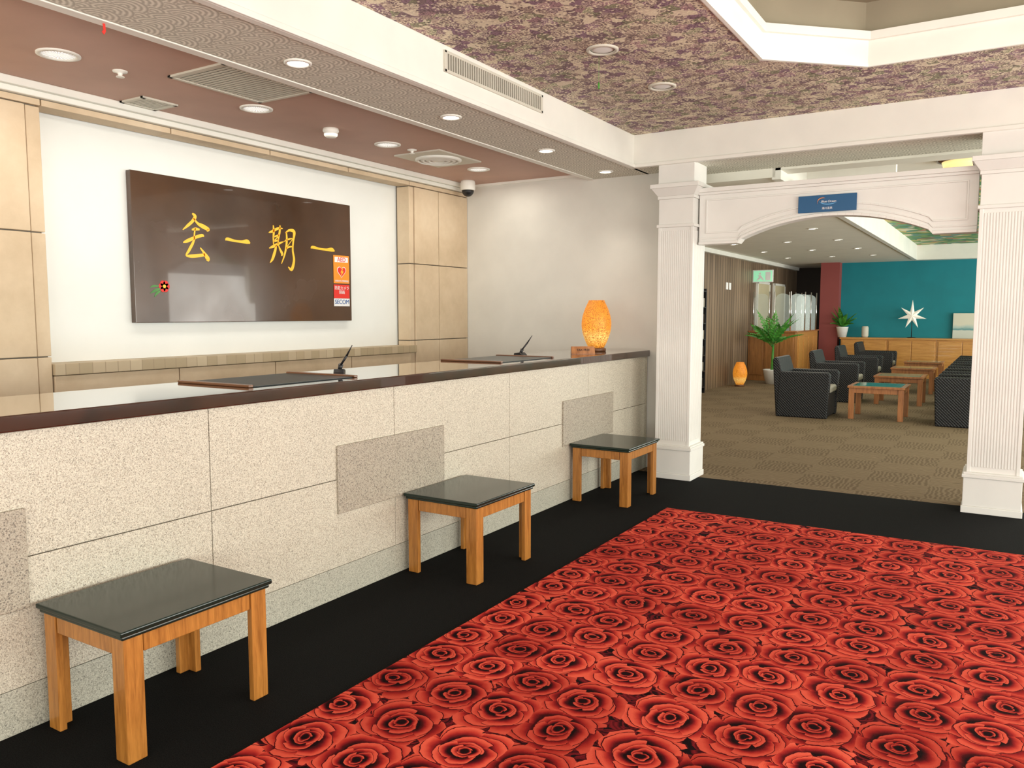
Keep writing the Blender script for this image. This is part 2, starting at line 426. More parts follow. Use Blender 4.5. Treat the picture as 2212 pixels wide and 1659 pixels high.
struct("ceiling.004",s,M['tan'])
struct("roof_light_blocker",MB().box(-5.3,4.2,-3,22.4,3.5,3.55),M['white'])  # unseen slab added above all ceilings to block world light
# lounge shell
struct("wall_left.001",MB().box(-5.0,-4.8,7.2,22.4,0,3.0),M['slat'])
struct("wall_back",MB().box(-5.0,4.2,22.2,22.4,0,3.0),M['darkwall'])
struct("wall_teal",MB().box(-3.4,4.2,20.5,20.7,0,2.75),M['teal'])
struct("trim_10",MB().box(-3.82,-3.4,20.2,20.7,0,2.65),M['redpaint'])
LC=2.65
struct("ceiling.006",MB().box(-4.8,-1.8,7.35,22.2,LC,LC+.08).box(-1.8,4.2,19.9,22.2,LC,LC+.08).box(-1.8,4.2,7.35,7.6,LC+.06,LC+.12),M['loungeceil'])
struct("trim_11",MB().box(-1.83,-1.75,7.35,19.9,LC-.02,3.0).box(-1.75,4.2,19.85,19.93,LC-.02,3.0).box(-4.8,-4.7,7.35,22,LC-.08,LC),M['white'],.005)
struct("ceiling.007",MB().box(-1.8,4.2,9.9,19.9,2.95,3.0),M['greenfloral'])
struct("ceiling.008",MB().box(-1.8,4.2,7.35,9.9,2.95,3.0),M['loungeceil'])
struct("trim_12",MB().box(-1.75,-.95,8.4,8.5,2.66,2.95).box(-2.2,-1.6,7.75,7.85,2.55,2.65),M['white'])
# window walls (daylight side, glazed openings)
def winwall_x(name,x,y0,y1,n):
    s=MB().box(x,x+.15,y0,y1,0,.25).box(x,x+.15,y0,y1,2.5,3.5); L=(y1-y0)/n
    for i in range(n+1):
        yc=y0+i*L; s.box(x,x+.15,max(y0,yc-.18),min(y1,yc+.18),.25,2.5)
    return struct(name,s,M['white'])
winwall_x("wall_right",4.2,-3,7.2,4)
winwall_x("wall_right.001",4.2,7.2,22.4,6)
s=MB().box(-5.3,4.2,-3.15,-3,0,.25).box(-5.3,4.2,-3.15,-3,2.5,3.5)
for i in range(5): s.box(-5.3+i*2.3,-5.3+i*2.3+.3,-3.15,-3,.25,2.5)
struct("wall_near",s,M['white'])

# ---------------------------------------------------------------- rug
r_=thing("rose_carpet_rug","large carpet of packed red roses on black ground","rug",(0,0,0))
part(r_,"rug_pile",MB().box(-2.09,4.1,-2.9,5.59,0,.010),M['rose'])

# ---------------------------------------------------------------- counter
CX=-2.85
ct=thing("reception_counter","long granite-clad reception counter with glossy mahogany top","counter",(-3.2,3.5,0))
part(ct,"counter_body",MB().box(-3.46,CX-.012,-1.5,7.04,0,1.05),M['mortar'],world=True)
s=MB(); g2=.0018
ys=[2.18+1.205*i for i in range(-3,5)]
ins=[(-1.89,-.99),(.52,1.42),(2.93,3.83),(5.35,6.26)]
for a,b in zip(ys,ys[1:]):
    b=min(b,7.04)
    s.box(CX-.03,CX,a+g2,b-g2,.613,1.05)
    s.box(CX-.03,CX,a+g2,b-g2,.161,.609)
s.box(CX-.03,CX,7.0+g2,7.04,.161,1.05)
part(ct,"granite_cladding",s,M['granite'],.0015,True,"beige speckled granite panels")
for a,b in ins[1:]:
    part(ct,"inset_slab",MB().box(CX-.03,CX+.012,a,b,.435,.785),M['granite_d'],.003,True,"darker brown granite slab set in the front")
part(ct,"plinth",MB().box(CX-.03,CX+.001,-1.5,7.04,0,.159),M['granite_b'],.0015,True,"grey granite plinth")
part(ct,"countertop",MB().box(-3.50,CX+.025,-1.5,7.04,1.052,1.11),M['ctop'],.006,True,"glossy dark mahogany top",seg=3)

# ---------------------------------------------------------------- stools
def make_stool(loc,label):
    e=thing("stool",label,"stool",loc,group="wooden stools along the counter")
    W,D,Hh=.50,.61,.45
    part(e,"stool_top",MB().box(-W/2,W/2,-D/2,D/2,Hh-.018,Hh).box(-W/2+.008,W/2-.008,-D/2+.008,D/2-.008,Hh-.032,Hh-.018),M['stooltop'],.005,seg=3,label="black lacquered top")
    a=.022; lw=.068; th=.026
    s=MB()
    for sx in (-1,1):
        x=sx*(W/2-a); s.box(min(x,x-sx*.022),max(x,x-sx*.022),-D/2+a+lw,D/2-a-lw,Hh-.095,Hh-.032)
    for sy in (-1,1):
        y=sy*(D/2-a); s.box(-W/2+a+lw,W/2-a-lw,min(y,y-sy*.022),max(y,y-sy*.022),Hh-.095,Hh-.032)
    part(e,"apron",s,M['stoolwood'],.003)
    for sx in (-1,1):
        for sy in (-1,1):
            x=sx*(W/2-a+.004); y=sy*(D/2-a+.004)
            pts=[(x,y),(x-sx*lw,y),(x-sx*lw,y-sy*th),(x-sx*th,y-sy*th),(x-sx*th,y-sy*lw),(x,y-sy*lw)]
            part(e,"leg",MB().prism(pts,0,Hh-.032,lambda u,v,d:(u,v,d)),M['stoolwood'],.003)
    return e
st=make_stool((-2.57,1.73,0),"honey oak stool with black top on black carpet")
dup(st,(-2.58,3.735,0),label="honey oak stool with black top beside the brown granite slab")
dup(st,(-2.585,5.75,0),label="honey oak stool with black top near the white column")

# ---------------------------------------------------------------- columns
def make_column(cx,cy,w,d,label):
    e=thing("column",label,"column",(cx,cy,0),group="white fluted columns")
    hw,hd=w/2,d/2
    s=MB().box(-hw-.012,hw+.012,-hd-.012,hd+.012,0,.05).box(-hw-.004,hw+.004,-hd-.004,hd+.004,.05,.26).taper(-hw-.014,hw+.014,-hd-.014,hd+.014,.26,.285,0,0).box(-hw-.006,hw+.006,-hd-.006,hd+.006,.285,.30)
    part(e,"column_base",s,M['whitecol'],.004)
    a=.02
    s=MB().box(-hw+a,hw-a,-hd+a,hd-a,.30,2.19)
    n=15
    for sx in (-1,1):
        for i in range(n):
            y=-hd+a+.022+(2*hd-2*a-.044)*(i+.5)/n; x=sx*(hw-a); bw=(2*hd-.084)/n*.30
            s.box(x-.004,x+.004,y-bw,y+bw,.34,2.16)
            x2=-hw+a+.022+(2*hw-2*a-.044)*(i+.5)/n; y2=sx*(hd-a); s.box(x2-bw,x2+bw,y2-.004,y2+.004,.34,2.16)
    for sx in (-1,1):
        for sy in (-1,1):
            x=sx*(hw-a-.006); y=sy*(hd-a-.006); s.box(x-.012,x+.012,y-.012,y+.012,.30,2.19)
    part(e,"fluted_shaft",s,M['whitecol'],.0015,seg=1)
    b=.016
    s=MB().box(-hw+.002,hw-.002,-hd+.002,hd-.002,2.19,2.215).box(-hw+b,hw-b,-hd+b,hd-b,2.215,2.43)
    s.box(-hw+.006,hw-.006,-hd+.006,hd-.006,2.43,2.455)
    s.taper(-hw+.008,hw-.008,-hd+.008,hd-.008,2.455,2.52,.045,.045).box(-hw-.045,hw+.045,-hd-.045,hd+.045,2.52,2.555)
    s.box(-hw+.01,hw-.01,-hd+.01,hd-.01,2.555,2.73)
    part(e,"capital",s,M['whitecol'],.003)
    return e
make_column(-2.455,6.81,.34,.34,"white fluted square column beside the reception counter")
make_column(-.035,6.81,.36,.34,"white fluted square column at the lounge opening")

# ---------------------------------------------------------------- arch header
ah=thing("arch_header","white panelled header with shallow arch between two columns","archway",(-1.24,6.82,2.04))
x0,x1=-2.285,-.215
def arch(n=24,a=-1.92,b=-.53,zb=2.075,h=.145):
    out=[]
    c=(a+b)/2; hw=(b-a)/2; R=(hw*hw+h*h)/(2*h)
    for i in range(n+1):
        x=a+(b-a)*i/n; out.append((x,zb+math.sqrt(R*R-(x-c)**2)-(R-h)))
    return out
poly=[(x0,2.04),(-1.95,2.04)]+arch()+[(-.50,2.04),(x1,2.04),(x1,2.50),(x0,2.50)]
fn=lambda u,v,d:(u,d,v)
part(ah,"header_panel",MB().prism(poly,6.77,6.88,fn),M['whitecol'],0,True)
s=MB().box(x0,x1,6.745,6.90,2.455,2.475).box(x0,x1,6.725,6.92,2.475,2.51)
low=[(x0,2.04),(-1.95,2.04)]+arch()+[(-.50,2.04),(x1,2.04)]
def strip(mb,path,w,d0,d1):
    for (a,b) in zip(path,path[1:]):
        if (Vector(a)-Vector(b)).length<1e-4: continue
        mb.prism([a,b,(b[0],b[1]+w),(a[0],a[1]+w)],d0,d1,fn)
strip(s,low,.022,6.755,6.77); strip(s,[(x,z+.045) for x,z in low],.01,6.762,6.77)
up=[(x0+.07,2.13),(-1.95,2.13)]+[(x,z+.09) for x,z in arch()]+[(-.5,2.13),(x1-.07,2.13)]
strip(s,up,.012,6.76,6.77)
s.box(x0+.07,x1-.07,6.76,6.77,2.405,2.417).box(x0+.06,x0+.072,6.76,6.77,2.13,2.417).box(x1-.072,x1-.06,6.76,6.77,2.13,2.417)
part(ah,"moulding",s,M['whitecol'],.002,True)
# sign
sg=thing("hanging_sign","small navy sign with orange and blue arc and white lettering","sign",(-1.25,6.755,2.25))
part(sg,"sign_plate",MB().box(-1.465,-1.03,6.745,6.758,2.250,2.382),M['signblue'],.002,True)
def arcmesh(cx,cz,rx,rz_,a0,a1,w):
    s=MB(); P_=[]
    for i in range(17):
        a=math.radians(a0+(a1-a0)*i/16); P_.append((cx+rx*math.cos(a),cz+rz_*math.sin(a)))
    for i,(a,b) in enumerate(zip(P_,P_[1:])):
        ww=.001+w*math.sin(pi*(i+.5)/16); s.prism([a,b,(b[0],b[1]+ww),(a[0],a[1]+ww)],6.742,6.745,fn)
    return s
part(sg,"sign_arc",arcmesh(-1.275,2.322,.045,.036,75,195,.005),M['orange'],0,True,"orange arc emblem")
part(sg,"sign_swoosh",arcmesh(-1.235,2.345,.075,.040,200,320,.005),M['swoosh'],0,True,"light blue swoosh emblem")
textpart(sg,"sign_text","Blue Ocean",.024,(-1.235,6.744,2.330),(pi/2,0,0),M['printwhite'],shear=.15)
textpart(sg,"sign_text","湯川温泉",.020,(-1.245,6.744,2.277),(pi/2,0,0),M['printwhite'])

# ---------------------------------------------------------------- calligraphy board
bd=thing("calligraphy_board","dark brown lacquer board with gold brush characters","wall art",(-5.08,4.31,1.38))
part(bd,"board",MB().box(-5.079,-5.03,3.295,5.405,1.387,2.41),M['board'],.004,True)
fx=lambda u,v,d:(d,u,v)
def brush(mb,pts,d0=-5.03,d1=-5.0285,n=10):
    P=[Vector(p) for p in pts]; P=[2*P[0]-P[1]]+P+[2*P[-1]-P[-2]]; S=[]
    for i in range(1,len(P)-2):
        for j in range(n):
            t=j/n; a,b,c,d=P[i-1],P[i],P[i+1],P[i+2]
            S.append(.5*((2*b)+(c-a)*t+(2*a-5*b+4*c-d)*t*t+(3*b-a-3*c+d)*t**3))
    S.append(P[-2]); L=[];R=[]
    for i,p in enumerate(S):
        q=S[min(i+1,len(S)-1)]-S[max(i-1,0)]; nn=Vector((-q.y,q.x)).normalized(); w=max(.0015,p.z)
        L.append((p.x+nn.x*w,p.y+nn.y*w)); R.append((p.x-nn.x*w,p.y-nn.y*w))
    for i in range(len(S)-1):
        mb.prism([L[i],L[i+1],R[i+1],R[i]],d0,d1,fx)
def ch(mb,strokes,y0,y1,z0,z1,k=1.0):
    for st_ in strokes: brush(mb,[(y0+(y1-y0)*u,z0+(z1-z0)*v,w*k) for u,v,w in st_])
kai=[[(.40,1.0,.006),(.50,.94,.013),(.40,.84,.011),(.22,.74,.010),(.02,.64,.003)],
     [(.44,.90,.005),(.60,.80,.010),(.80,.75,.016),(1.0,.70,.012),(.94,.66,.004)],
     [(.36,.66,.005),(.50,.68,.011),(.66,.68,.006)],
     [(.50,.70,.004),(.46,.60,.006),(.44,.48,.005)],
     [(.02,.38,.004),(.18,.42,.012),(.46,.50,.011),(.74,.56,.011),(.82,.54,.004)],
     [(.46,.48,.006),(.36,.36,.010),(.22,.22,.010),(.12,.12,.006),(.30,.11,.012),(.58,.13,.012),(.84,.16,.010)],
     [(.66,.30,.004),(.80,.20,.010),(.94,.08,.017),(.92,.03,.008)]]
ki=[[(-.04,.80,.004),(.10,.84,.011),(.32,.92,.010),(.50,.93,.004)],
    [(.14,.98,.005),(.15,.84,.010),(.13,.68,.008),(.13,.52,.004)],
    [(.40,1.0,.005),(.38,.86,.010),(.33,.70,.008),(.30,.55,.004)],
    [(.14,.71,.004),(.25,.74,.007),(.35,.77,.004),(.24,.68,.004),(.15,.61,.005),(.25,.63,.007),(.33,.66,.004)],
    [(-.04,.44,.004),(.12,.49,.012),(.34,.57,.010),(.54,.63,.003)],
    [(.24,.53,.006),(.18,.38,.013),(.08,.20,.012),(-.02,.10,.003)],
    [(.32,.53,.004),(.38,.43,.009),(.45,.34,.012),(.43,.28,.004)],
    [(.50,.62,.003),(.57,.64,.003),(.63,.68,.004)],
    [(.64,.86,.007),(.65,.66,.010),(.60,.44,.010),(.52,.26,.007),(.42,.10,.003)],
    [(.60,.84,.004),(.77,.91,.010),(.95,.88,.015),(.91,.66,.009),(.88,.44,.009),(.92,.20,.012),(.82,-.02,.014),(.68,.03,.004)],
    [(.64,.66,.004),(.75,.70,.007),(.88,.71,.003),(.76,.60,.003),(.62,.47,.004),(.74,.51,.007),(.88,.53,.004)]]
ichi=[[(.0,.50,.004),(.08,.60,.012),(.35,.52,.009),(.65,.50,.010),(.88,.54,.017),(1.0,.44,.006)]]
for strokes,y0,y1,z0,z1,k_ in ((kai,3.68,3.90,1.825,2.17,1),(ichi,4.05,4.28,1.95,2.05,1),(ki,4.48,4.75,1.82,2.16,.95),(ichi,4.92,5.20,1.95,2.05,1)):
    s=MB(); ch(s,strokes,y0,y1,z0,z1,k_); part(bd,"brushed_character",s,M['gold'],0,True,"gold brush character")
s=MB()
for i in range(6):
    a=i*pi/3; s.lathe([(.022,0),(.020,.002)],0,0,0,14,Matrix.Translation((-5.03,3.52+.022*math.cos(a),1.64+.022*math.sin(a)))@Matrix.Rotation(pi/2,4,'Y'))
fl=part(bd,"camellia_flower",s,M['red'],0,True,"red camellia flower motif")
part(bd,"flower_centre",MB().lathe([(.014,0),(.012,.004)],0,0,0,14,Matrix.Translation((-5.03,3.52,1.64))@Matrix.Rotation(pi/2,4,'Y')),M['gold'],0,True)
s=MB(); brush(s,[(3.49,1.625,.004),(3.45,1.61,.010),(3.41,1.59,.002)]); brush(s,[(3.49,1.61,.003),(3.46,1.59,.008),(3.44,1.565,.002)]); brush(s,[(3.48,1.64,.003),(3.44,1.64,.007),(3.41,1.63,.002)])
part(bd,"leaf_motif",s,M['leaf'],0,True)
# sticker strip
sk=thing("safety_sticker","orange, red and white safety sticker strip on the board","sticker",(-5.028,5.28,1.5))
X0,X1=-5.0275,-5.0255
RT=(pi/2,0,pi/2)
part(sk,"defibrillator_sticker",MB().box(X0,X1,5.18,5.375,1.715,1.96),M['orange'],0,True,"orange sticker with heart")
part(sk,"camera_sticker",MB().box(X0,X1,5.18,5.375,1.585,1.705),M['red'],0,True,"red sticker with white lettering")
part(sk,"security_sticker",MB().box(X0,X1,5.18,5.375,1.515,1.583),M['printwhite'],0,True,"white sticker with blue lettering")
part(sk,"sticker_band",MB().box(X1,X1+.001,5.195,5.36,1.900,1.945),M['printwhite'],0,True)
textpart(sk,"sticker_text","AED",.055,(X1+.002,5.278,1.922),RT,M['red'])
hp=[]
for i in range(28):
    a=2*pi*i/28; hp.append((5.278+.0031*16*math.sin(a)**3,1.820+.0031*(13*math.cos(a)-5*math.cos(2*a)-2*math.cos(3*a)-math.cos(4*a))))
part(sk,"heart_outline",MB().prism([(5.278+(y-5.278)*1.12,1.820+(z-1.820)*1.12) for y,z in hp],X1,X1+.001,fx),M['printwhite'],0,True)
part(sk,"heart_symbol",MB().prism(hp,X1+.001,X1+.002,fx),M['red'],0,True)
bolt=[(5.30,1.86),(5.262,1.81),(5.28,1.812),(5.262,1.77),(5.302,1.822),(5.284,1.822)]
part(sk,"bolt_symbol",MB().prism(bolt,X1+.002,X1+.003,fx),M['gold'],0,True)
textpart(sk,"sticker_text","自動体外式除細動器",.019,(X1+.002,5.278,1.735),RT,M['printwhite'])
textpart(sk,"sticker_text","防犯カメラ\n録画",.036,(X1+.002,5.278,1.655),RT,M['printwhite'])
textpart(sk,"sticker_text","SECOM",.055,(X1+.002,5.278,1.552),RT,M['printblue'])

# ---------------------------------------------------------------- counter-top items
def make_mat(loc,L,label):
    e=thing("desk_mat",label,"desk mat",loc,group="leather desk mats on the counter")
    part(e,"mat_pad",MB().box(-.25,.25,-L/2+.015,L/2-.015,.0,.005),M['leather'],.002)
    for sy in (-1,1): part(e,"mat_bar",MB().box(-.26,.26,sy*(L/2)-.013,sy*(L/2)+.013,0,.013),M['matwood'],.004)
    return e
make_mat((-3.205,2.84,1.11),.70,"black leather desk mat with wooden end bars")
make_mat((-3.215,5.03,1.11),.74,"black leather desk mat with wooden end bars, near the lamp")
def make_pen(loc,label,rz=0):
    e=thing("pen_stand",label,"pen stand",loc,rz,group="desk pen stands")
    s=MB().prism([(-.05,0),(.05,0),(.045,.012),(.02,.03),(-.045,.022)],-.03,.03,lambda u,v,d:(u,d,v))
    part(e,"stand_base",s,M['dark'],.004)
    part(e,"pen_socket",MB().rod((0,0,.02),(.012,.010,.055),.011,.014),M['dark'])
    part(e,"pen",MB().rod((.010,.008,.05),(.035,.045,.105),.006,.007).rod((.035,.045,.105),(.058,.078,.165),.006,.002),M['dark'])
    return e
pn=make_pen((-3.2,3.33,1.11),"black desk pen in a stand beside a leather mat",-.9)
dup(pn,(-3.33,5.53,1.11),-.2,label="black desk pen in a stand near the woven lamp")
def egg(e,sc_=1.0):
    part(e,"lamp_base",MB().lathe([(.085*sc_,0),(.09*sc_,.01*sc_),(.09*sc_,.025*sc_),(.07*sc_,.035*sc_)]),M['matwood'])
    prof=[]
    for i in range(25):
        t=i/24; z=.035+.425*t
        r=.070+.064*math.sin(pi*min(1,t*1.02))**.9 if t<.98 else .070
        prof.append((r*sc_,z*sc_))
    prof+=[(.058*sc_,.46*sc_)]
    part(e,"lamp_shade",MB().lathe(prof,seg=48),M['woven'],label="woven amber glass mosaic shade, lit")
lp=thing("table_lamp","lit amber woven egg-shaped lamp on the counter end","lamp",(-3.16,6.58,1.11)); egg(lp)
np_=thing("name_plate","small wooden name plate standing before the lamp","sign",(-3.03,6.05,1.11),math.radians(38))
part(np_,"plate_block",MB().prism([(-.03,0),(.03,0),(.015,.065),(-.005,.065)],-.10,.10,lambda u,v,d:(d,u,v)),M['tablewood'],.003)
textpart(np_,"plate_text","TAX FREE",.026,(0,-.0185,.036),(math.radians(70),0,0),M['dark'],world=False)

# ---------------------------------------------------------------- ceiling fixtures
def downlight(loc,label,r=.085,grp="recessed downlights"):
    e=thing("downlight",label,"ceiling light",loc,group=grp)
    part(e,"light_ring",MB().lathe([(r,0),(r,-.006),(r*.8,-.010),(r*.74,-.002)],cap=False),M['white'])
    part(e,"light_disc",MB().lathe([(r*.76,-.001),(r*.74,-.004)]),M['lampface'],label="glowing lamp face")
    return e
d0=downlight((-3.15,3.02,2.73),"small round lit downlight in patterned soffit",.07,"soffit downlights")
for y in (.6,1.7,4.35,5.62,6.72): dup(d0,(-3.15,y,2.73))
def cone_light(loc,lab):
    e=thing("downlight",lab,"ceiling light",loc,group="downlights in the brown ceiling")
    part(e,"light_ring",MB().lathe([(.105,0),(.105,-.007),(.085,-.010),(.08,-.001)],cap=False),M['white'])
    part(e,"light_disc",MB().lathe([(.082,-.001),(.05,-.004)]),M['reflector'],label="reflector and lamp")
    return e
t=NT("ribbed_reflector"); x,y,z=t.sep(t.tc); th=t.m('ARCTAN2',y,x)
w=t.m('SINE',t.m('MULTIPLY',th,24)); cc=t.ramp(w,[(.2,(.45,.43,.40)),(.8,(1,.98,.95))]); M['reflector']=t.fin(cc,.2,emit=cc,es=.8)
c0=cone_light((-4.25,2.41,2.79),"round ribbed downlight in brown ceiling")
for y in (3.70,5.01,6.30): dup(c0,(-4.25,y,2.79))
def grille_z(name,lab,x0,x1,y0,y1,z,axis,n,rim=.025,fl=.012):
    e=thing(name,lab,"air vent",((x0+x1)/2,(y0+y1)/2,z))
    part(e,"vent_frame",MB().box(x0,x1,y0,y0+rim,z-fl,z).box(x0,x1,y1-rim,y1,z-fl,z).box(x0,x0+rim,y0,y1,z-fl,z).box(x1-rim,x1,y0,y1,z-fl,z).box(x0+.01,x1-.01,y0+.01,y1-.01,z-.002,z),M['vent'],.002,True)
    s=MB()
    for i in range(n):
        f=(i+.5)/n
        if axis=='y':
            y=y0+rim+(y1-y0-2*rim)*f; w=(y1-y0-2*rim)/n*.3; s.box(x0+rim,x1-rim,y-w,y+w,z-.008,z-.005)
        else:
            x=x0+rim+(x1-x0-2*rim)*f; w=(x1-x0-2*rim)/n*.3; s.box(x-w,x+w,y0+rim,y1-rim,z-.008,z-.005)
    part(e,"vent_slats",s,M['vent'],0,True)
    part(e,"vent_shade_sheet",MB().box(x0+rim,x1-rim,y0+rim,y1-rim,z-.0035,z-.0022),M['ventdark'],0,True)  # thin dark sheet painting the shade between the slats
    return e
grille_z("ceiling_vent","large beige louvred vent in the brown ceiling",-4.10,-3.62,2.94,3.60,2.79,'y',20)
grille_z("ceiling_vent.001","small beige louvred vent near the stone wall",-4.84,-4.60,3.12,3.37,2.79,'y',9)
# fascia grille
fg=thing("fascia_vent","long beige linear vent on white beam","air vent",(-2.84,4.42,2.85))
part(fg,"vent_frame",MB().box(-2.84,-2.828,3.85,5.0,2.845,2.862).box(-2.84,-2.828,3.85,5.0,2.952,2.968).box(-2.84,-2.828,3.85,3.87,2.845,2.968).box(-2.84,-2.828,4.98,5.0,2.845,2.968),M['vent'],.002,True)
s=MB()
for i in range(46):
    y=3.875+i*(1.1/45); s.box(-2.839,-2.829,y-.004,y+.004,2.86,2.954)
part(fg,"vent_slats",s,M['vent'],0,True)
part(fg,"vent_shade_sheet",MB().box(-2.84,-2.838,3.87,4.98,2.862,2.952),M['ventdark'],0,True)  # dark sheet again stands in for shade behind the slats
# square diffuser
df=thing("ceiling_air_diffuser","square white air diffuser with round rings","air vent",(-4.25,5.68,2.79))
part(df,"diffuser_plate",MB().box(-.24,.24,-.31,.31,-.012,.004),M['vent'],.004)
s=MB()
for r in (.20,.155,.11,.06): s.lathe([(r,-.012),(r,-.022),(r-.022,-.034),(r-.03,-.028),(r-.028,-.013)],cap=False,seg=40)
s.lathe([(.04,-.012),(.04,-.03)])
part(df,"diffuser_rings",s,M['white'])
# detectors, speakers
sd=thing("smoke_detector","white round smoke detector on brown ceiling","smoke detector",(-4.25,4.38,2.79))
part(sd,"detector_body",MB().lathe([(.055,.002),(.058,-.02),(.05,-.03),(.048,-.05),(.036,-.062),(.012,-.066)]),M['white'])
sp=thing("ceiling_sprinkler","small white sprinkler head on brown ceiling","sprinkler",(-4.25,2.75,2.79),group="sprinkler heads")
part(sp,"sprinkler_plate",MB().lathe([(.04,.003),(.038,-.006),(.014,-.010),(.010,-.028),(.022,-.030),(.022,-.034)]),M['white'])
dup(sp,(-4.22,5.28,2.79)); 
dc=thing("ceiling_dome_camera","white dome security camera with dark lens dome","camera",(-4.72,6.80,2.79))
part(dc,"camera_housing",MB().lathe([(.07,.003),(.075,-.02),(.075,-.085),(.068,-.095)]),M['white'])
part(dc,"camera_dome",MB().lathe([(.062*math.cos(a*pi/16),-.095-.062*math.sin(a*pi/16)) for a in range(8)]),M['dark'])
rt=thing("ceiling_tag","tiny red tag hanging from the soffit edge","tag",(-3.45,2.16,2.722))
part(rt,"tag_strip",MB().prism([(0,.002),(.010,.002),(.012,-.03),(.004,-.045),(-.006,-.035),(.002,-.025)],-.002,.002,lambda u,v,d:(d,u,v)),M['red'])
def speaker(loc,label):
    e=thing("ceiling_speaker",label,"ceiling fixture",loc,group="round fixtures in floral ceiling")
    part(e,"fixture_ring",MB().lathe([(.095,0),(.095,-.008),(.078,-.012),(.072,-.003)],cap=False),M['vent'])
    part(e,"fixture_disc",MB().lathe([(.074,-.001),(.05,-.006),(.02,-.008)]),M['panelwhite'])
    return e
s1=speaker((-2.10,4.42,3.0),"round white fixture in floral ceiling")
dup(s1,(-2.08,5.33,3.0)); dup(s1,(-2.10,3.30,3.0))
cd_=thing("pull_cord","thin green pull cord hanging from the floral ceiling","cord",(-2.16,4.50,3.0))
part(cd_,"cord",MB().rod((0,0,.002),(0,0,-.16),.0010),M['leaf'])
part(cd_,"cord_bead",MB().lathe([(.003,-.16),(.006,-.17),(.006,-.19),(.003,-.20)]),M['leaf'])

# ---------------------------------------------------------------- lounge furniture
def armchair(loc,rz,label):
    e=thing("armchair",label,"armchair",loc,rz,group="black wicker armchairs in the lounge")
    for sy in (-1,1):
        y0,y1=sorted((sy*.38,sy*.29))
        prof=[(-.34,.0),(.35,.0),(.38,.60),(.36,.64),(-.30,.64)]
        part(e,"armrest",MB().prism(prof,y0,y1,lambda u,v,d:(u,d,v)),M['wicker'],.018,seg=3)
    prof=[(-.34,.0),(-.24,.0),(-.26,.62),(-.32,.83),(-.37,.84),(-.40,.80)]
    part(e,"backrest",MB().prism(prof,-.375,.375,lambda u,v,d:(u,d,v)),M['wicker'],.02,seg=3)
    part(e,"seat_base",MB().box(-.25,.34,-.29,.29,.02,.34),M['wicker'],.01)
    part(e,"seat_cushion",MB().box(-.24,.36,-.28,.28,.34,.44),M['cushion'],.03,seg=3,label="grey beige seat cushion")
    return e
ch1=armchair((-2.40,11.95,0),0,"black wicker armchair facing the low tables")
for y in (14.3,16.6,18.9): dup(ch1,(-2.38,y,0))
for y in (11.95,13.2,14.6,16.0,17.4): dup(ch1,(-.38,y,0),pi)
def lowtable(loc,label):
    e=thing("low_table",label,"coffee table",loc,group="low lounge tables")
    w,d,h=.36,.36,.46
    part(e,"table_frame",MB().box(-w,w,-d,-d+.06,h-.03,h).box(-w,w,d-.06,d,h-.03,h).box(-w,-w+.06,-d+.06,d-.06,h-.03,h).box(w-.06,w,-d+.06,d-.06,h-.03,h)
         .box(-w+.03,w-.03,-d+.03,-d+.05,h-.10,h-.03).box(-w+.03,w-.03,d-.05,d-.03,h-.10,h-.03).box(-w+.03,-w+.05,-d+.03,d-.03,h-.10,h-.03).box(w-.05,w-.03,-d+.03,d-.03,h-.10,h-.03),M['tablewood'],.003)
    part(e,"table_top",MB().box(-w+.06,w-.06,-d+.06,d-.06,h-.02,h+.003),M['greenglass'],.002,label="green glass top")
    for sx in (-1,1):
        for sy in (-1,1):
            x=sx*(w-.05); y=sy*(d-.05); part(e,"leg",MB().box(x-.035,x+.035,y-.035,y+.035,0,h-.03),M['tablewood'],.004)
    return e
t1=lowtable((-1.47,12.15,0),"low oak table with green glass top")
for y in (14.3,16.5,18.7): dup(t1,(-1.42,y,0))
# cabinets at teal wall
for i,(a,b) in enumerate(((-3.3,-2.3),(-2.3,-1.3),(-1.3,-.3),(-.3,.7))):
    e=thing("low_cabinet","orange pine low cabinet against the teal wall","cabinet",((a+b)/2,20.3,0),group="pine cabinets along the teal wall")
    part(e,"cabinet_body",MB().box(a+.002,b-.002,20.06,20.495,0,.86),M['cabwood'],.004,True)
    for x0_,x1_ in ((a+.03,(a+b)/2-.005),((a+b)/2+.005,b-.03)): part(e,"cabinet_door",MB().box(x0_,x1_,20.04,20.06,.08,.83),M['cabwood'],.006,True)
wt=thing("cabinet_worktop","continuous pine worktop over the low cabinets","worktop",(-1.3,20.27,.86))
part(wt,"worktop_board",MB().box(-3.32,.8,20.02,20.495,.86,.90),M['cabwood'],.004,True)
# star lamp
sl=thing("star_lamp","white paper star lamp on a thin stand","lamp",(-1.83,20.25,.90))
s=MB()
c=s.bm.verts.new((0,-.06,.50)); cb=s.bm.verts.new((0,.06,.50)); ring=[]
for i in range(14):
    a=pi/2+i*pi/7; R=(.36 if i in (0,5,9) else .30) if i%2==0 else .10
    ring.append(s.bm.verts.new((R*math.cos(a),0,.50+R*math.sin(a))))
for i in range(14):
    j=(i+1)%14; s.bm.faces.new((c,ring[i],ring[j])); s.bm.faces.new((cb,ring[j],ring[i]))
part(sl,"star_shade",s,NT("paper_star").fin((.85,.82,.74),.7,emit=(1,.92,.75),es=.25))
part(sl,"lamp_stand",MB().rod((0,.0,0),(0,.0,.45),.008).lathe([(.09,0),(.09,.012),(.02,.02)]),M['dark'])
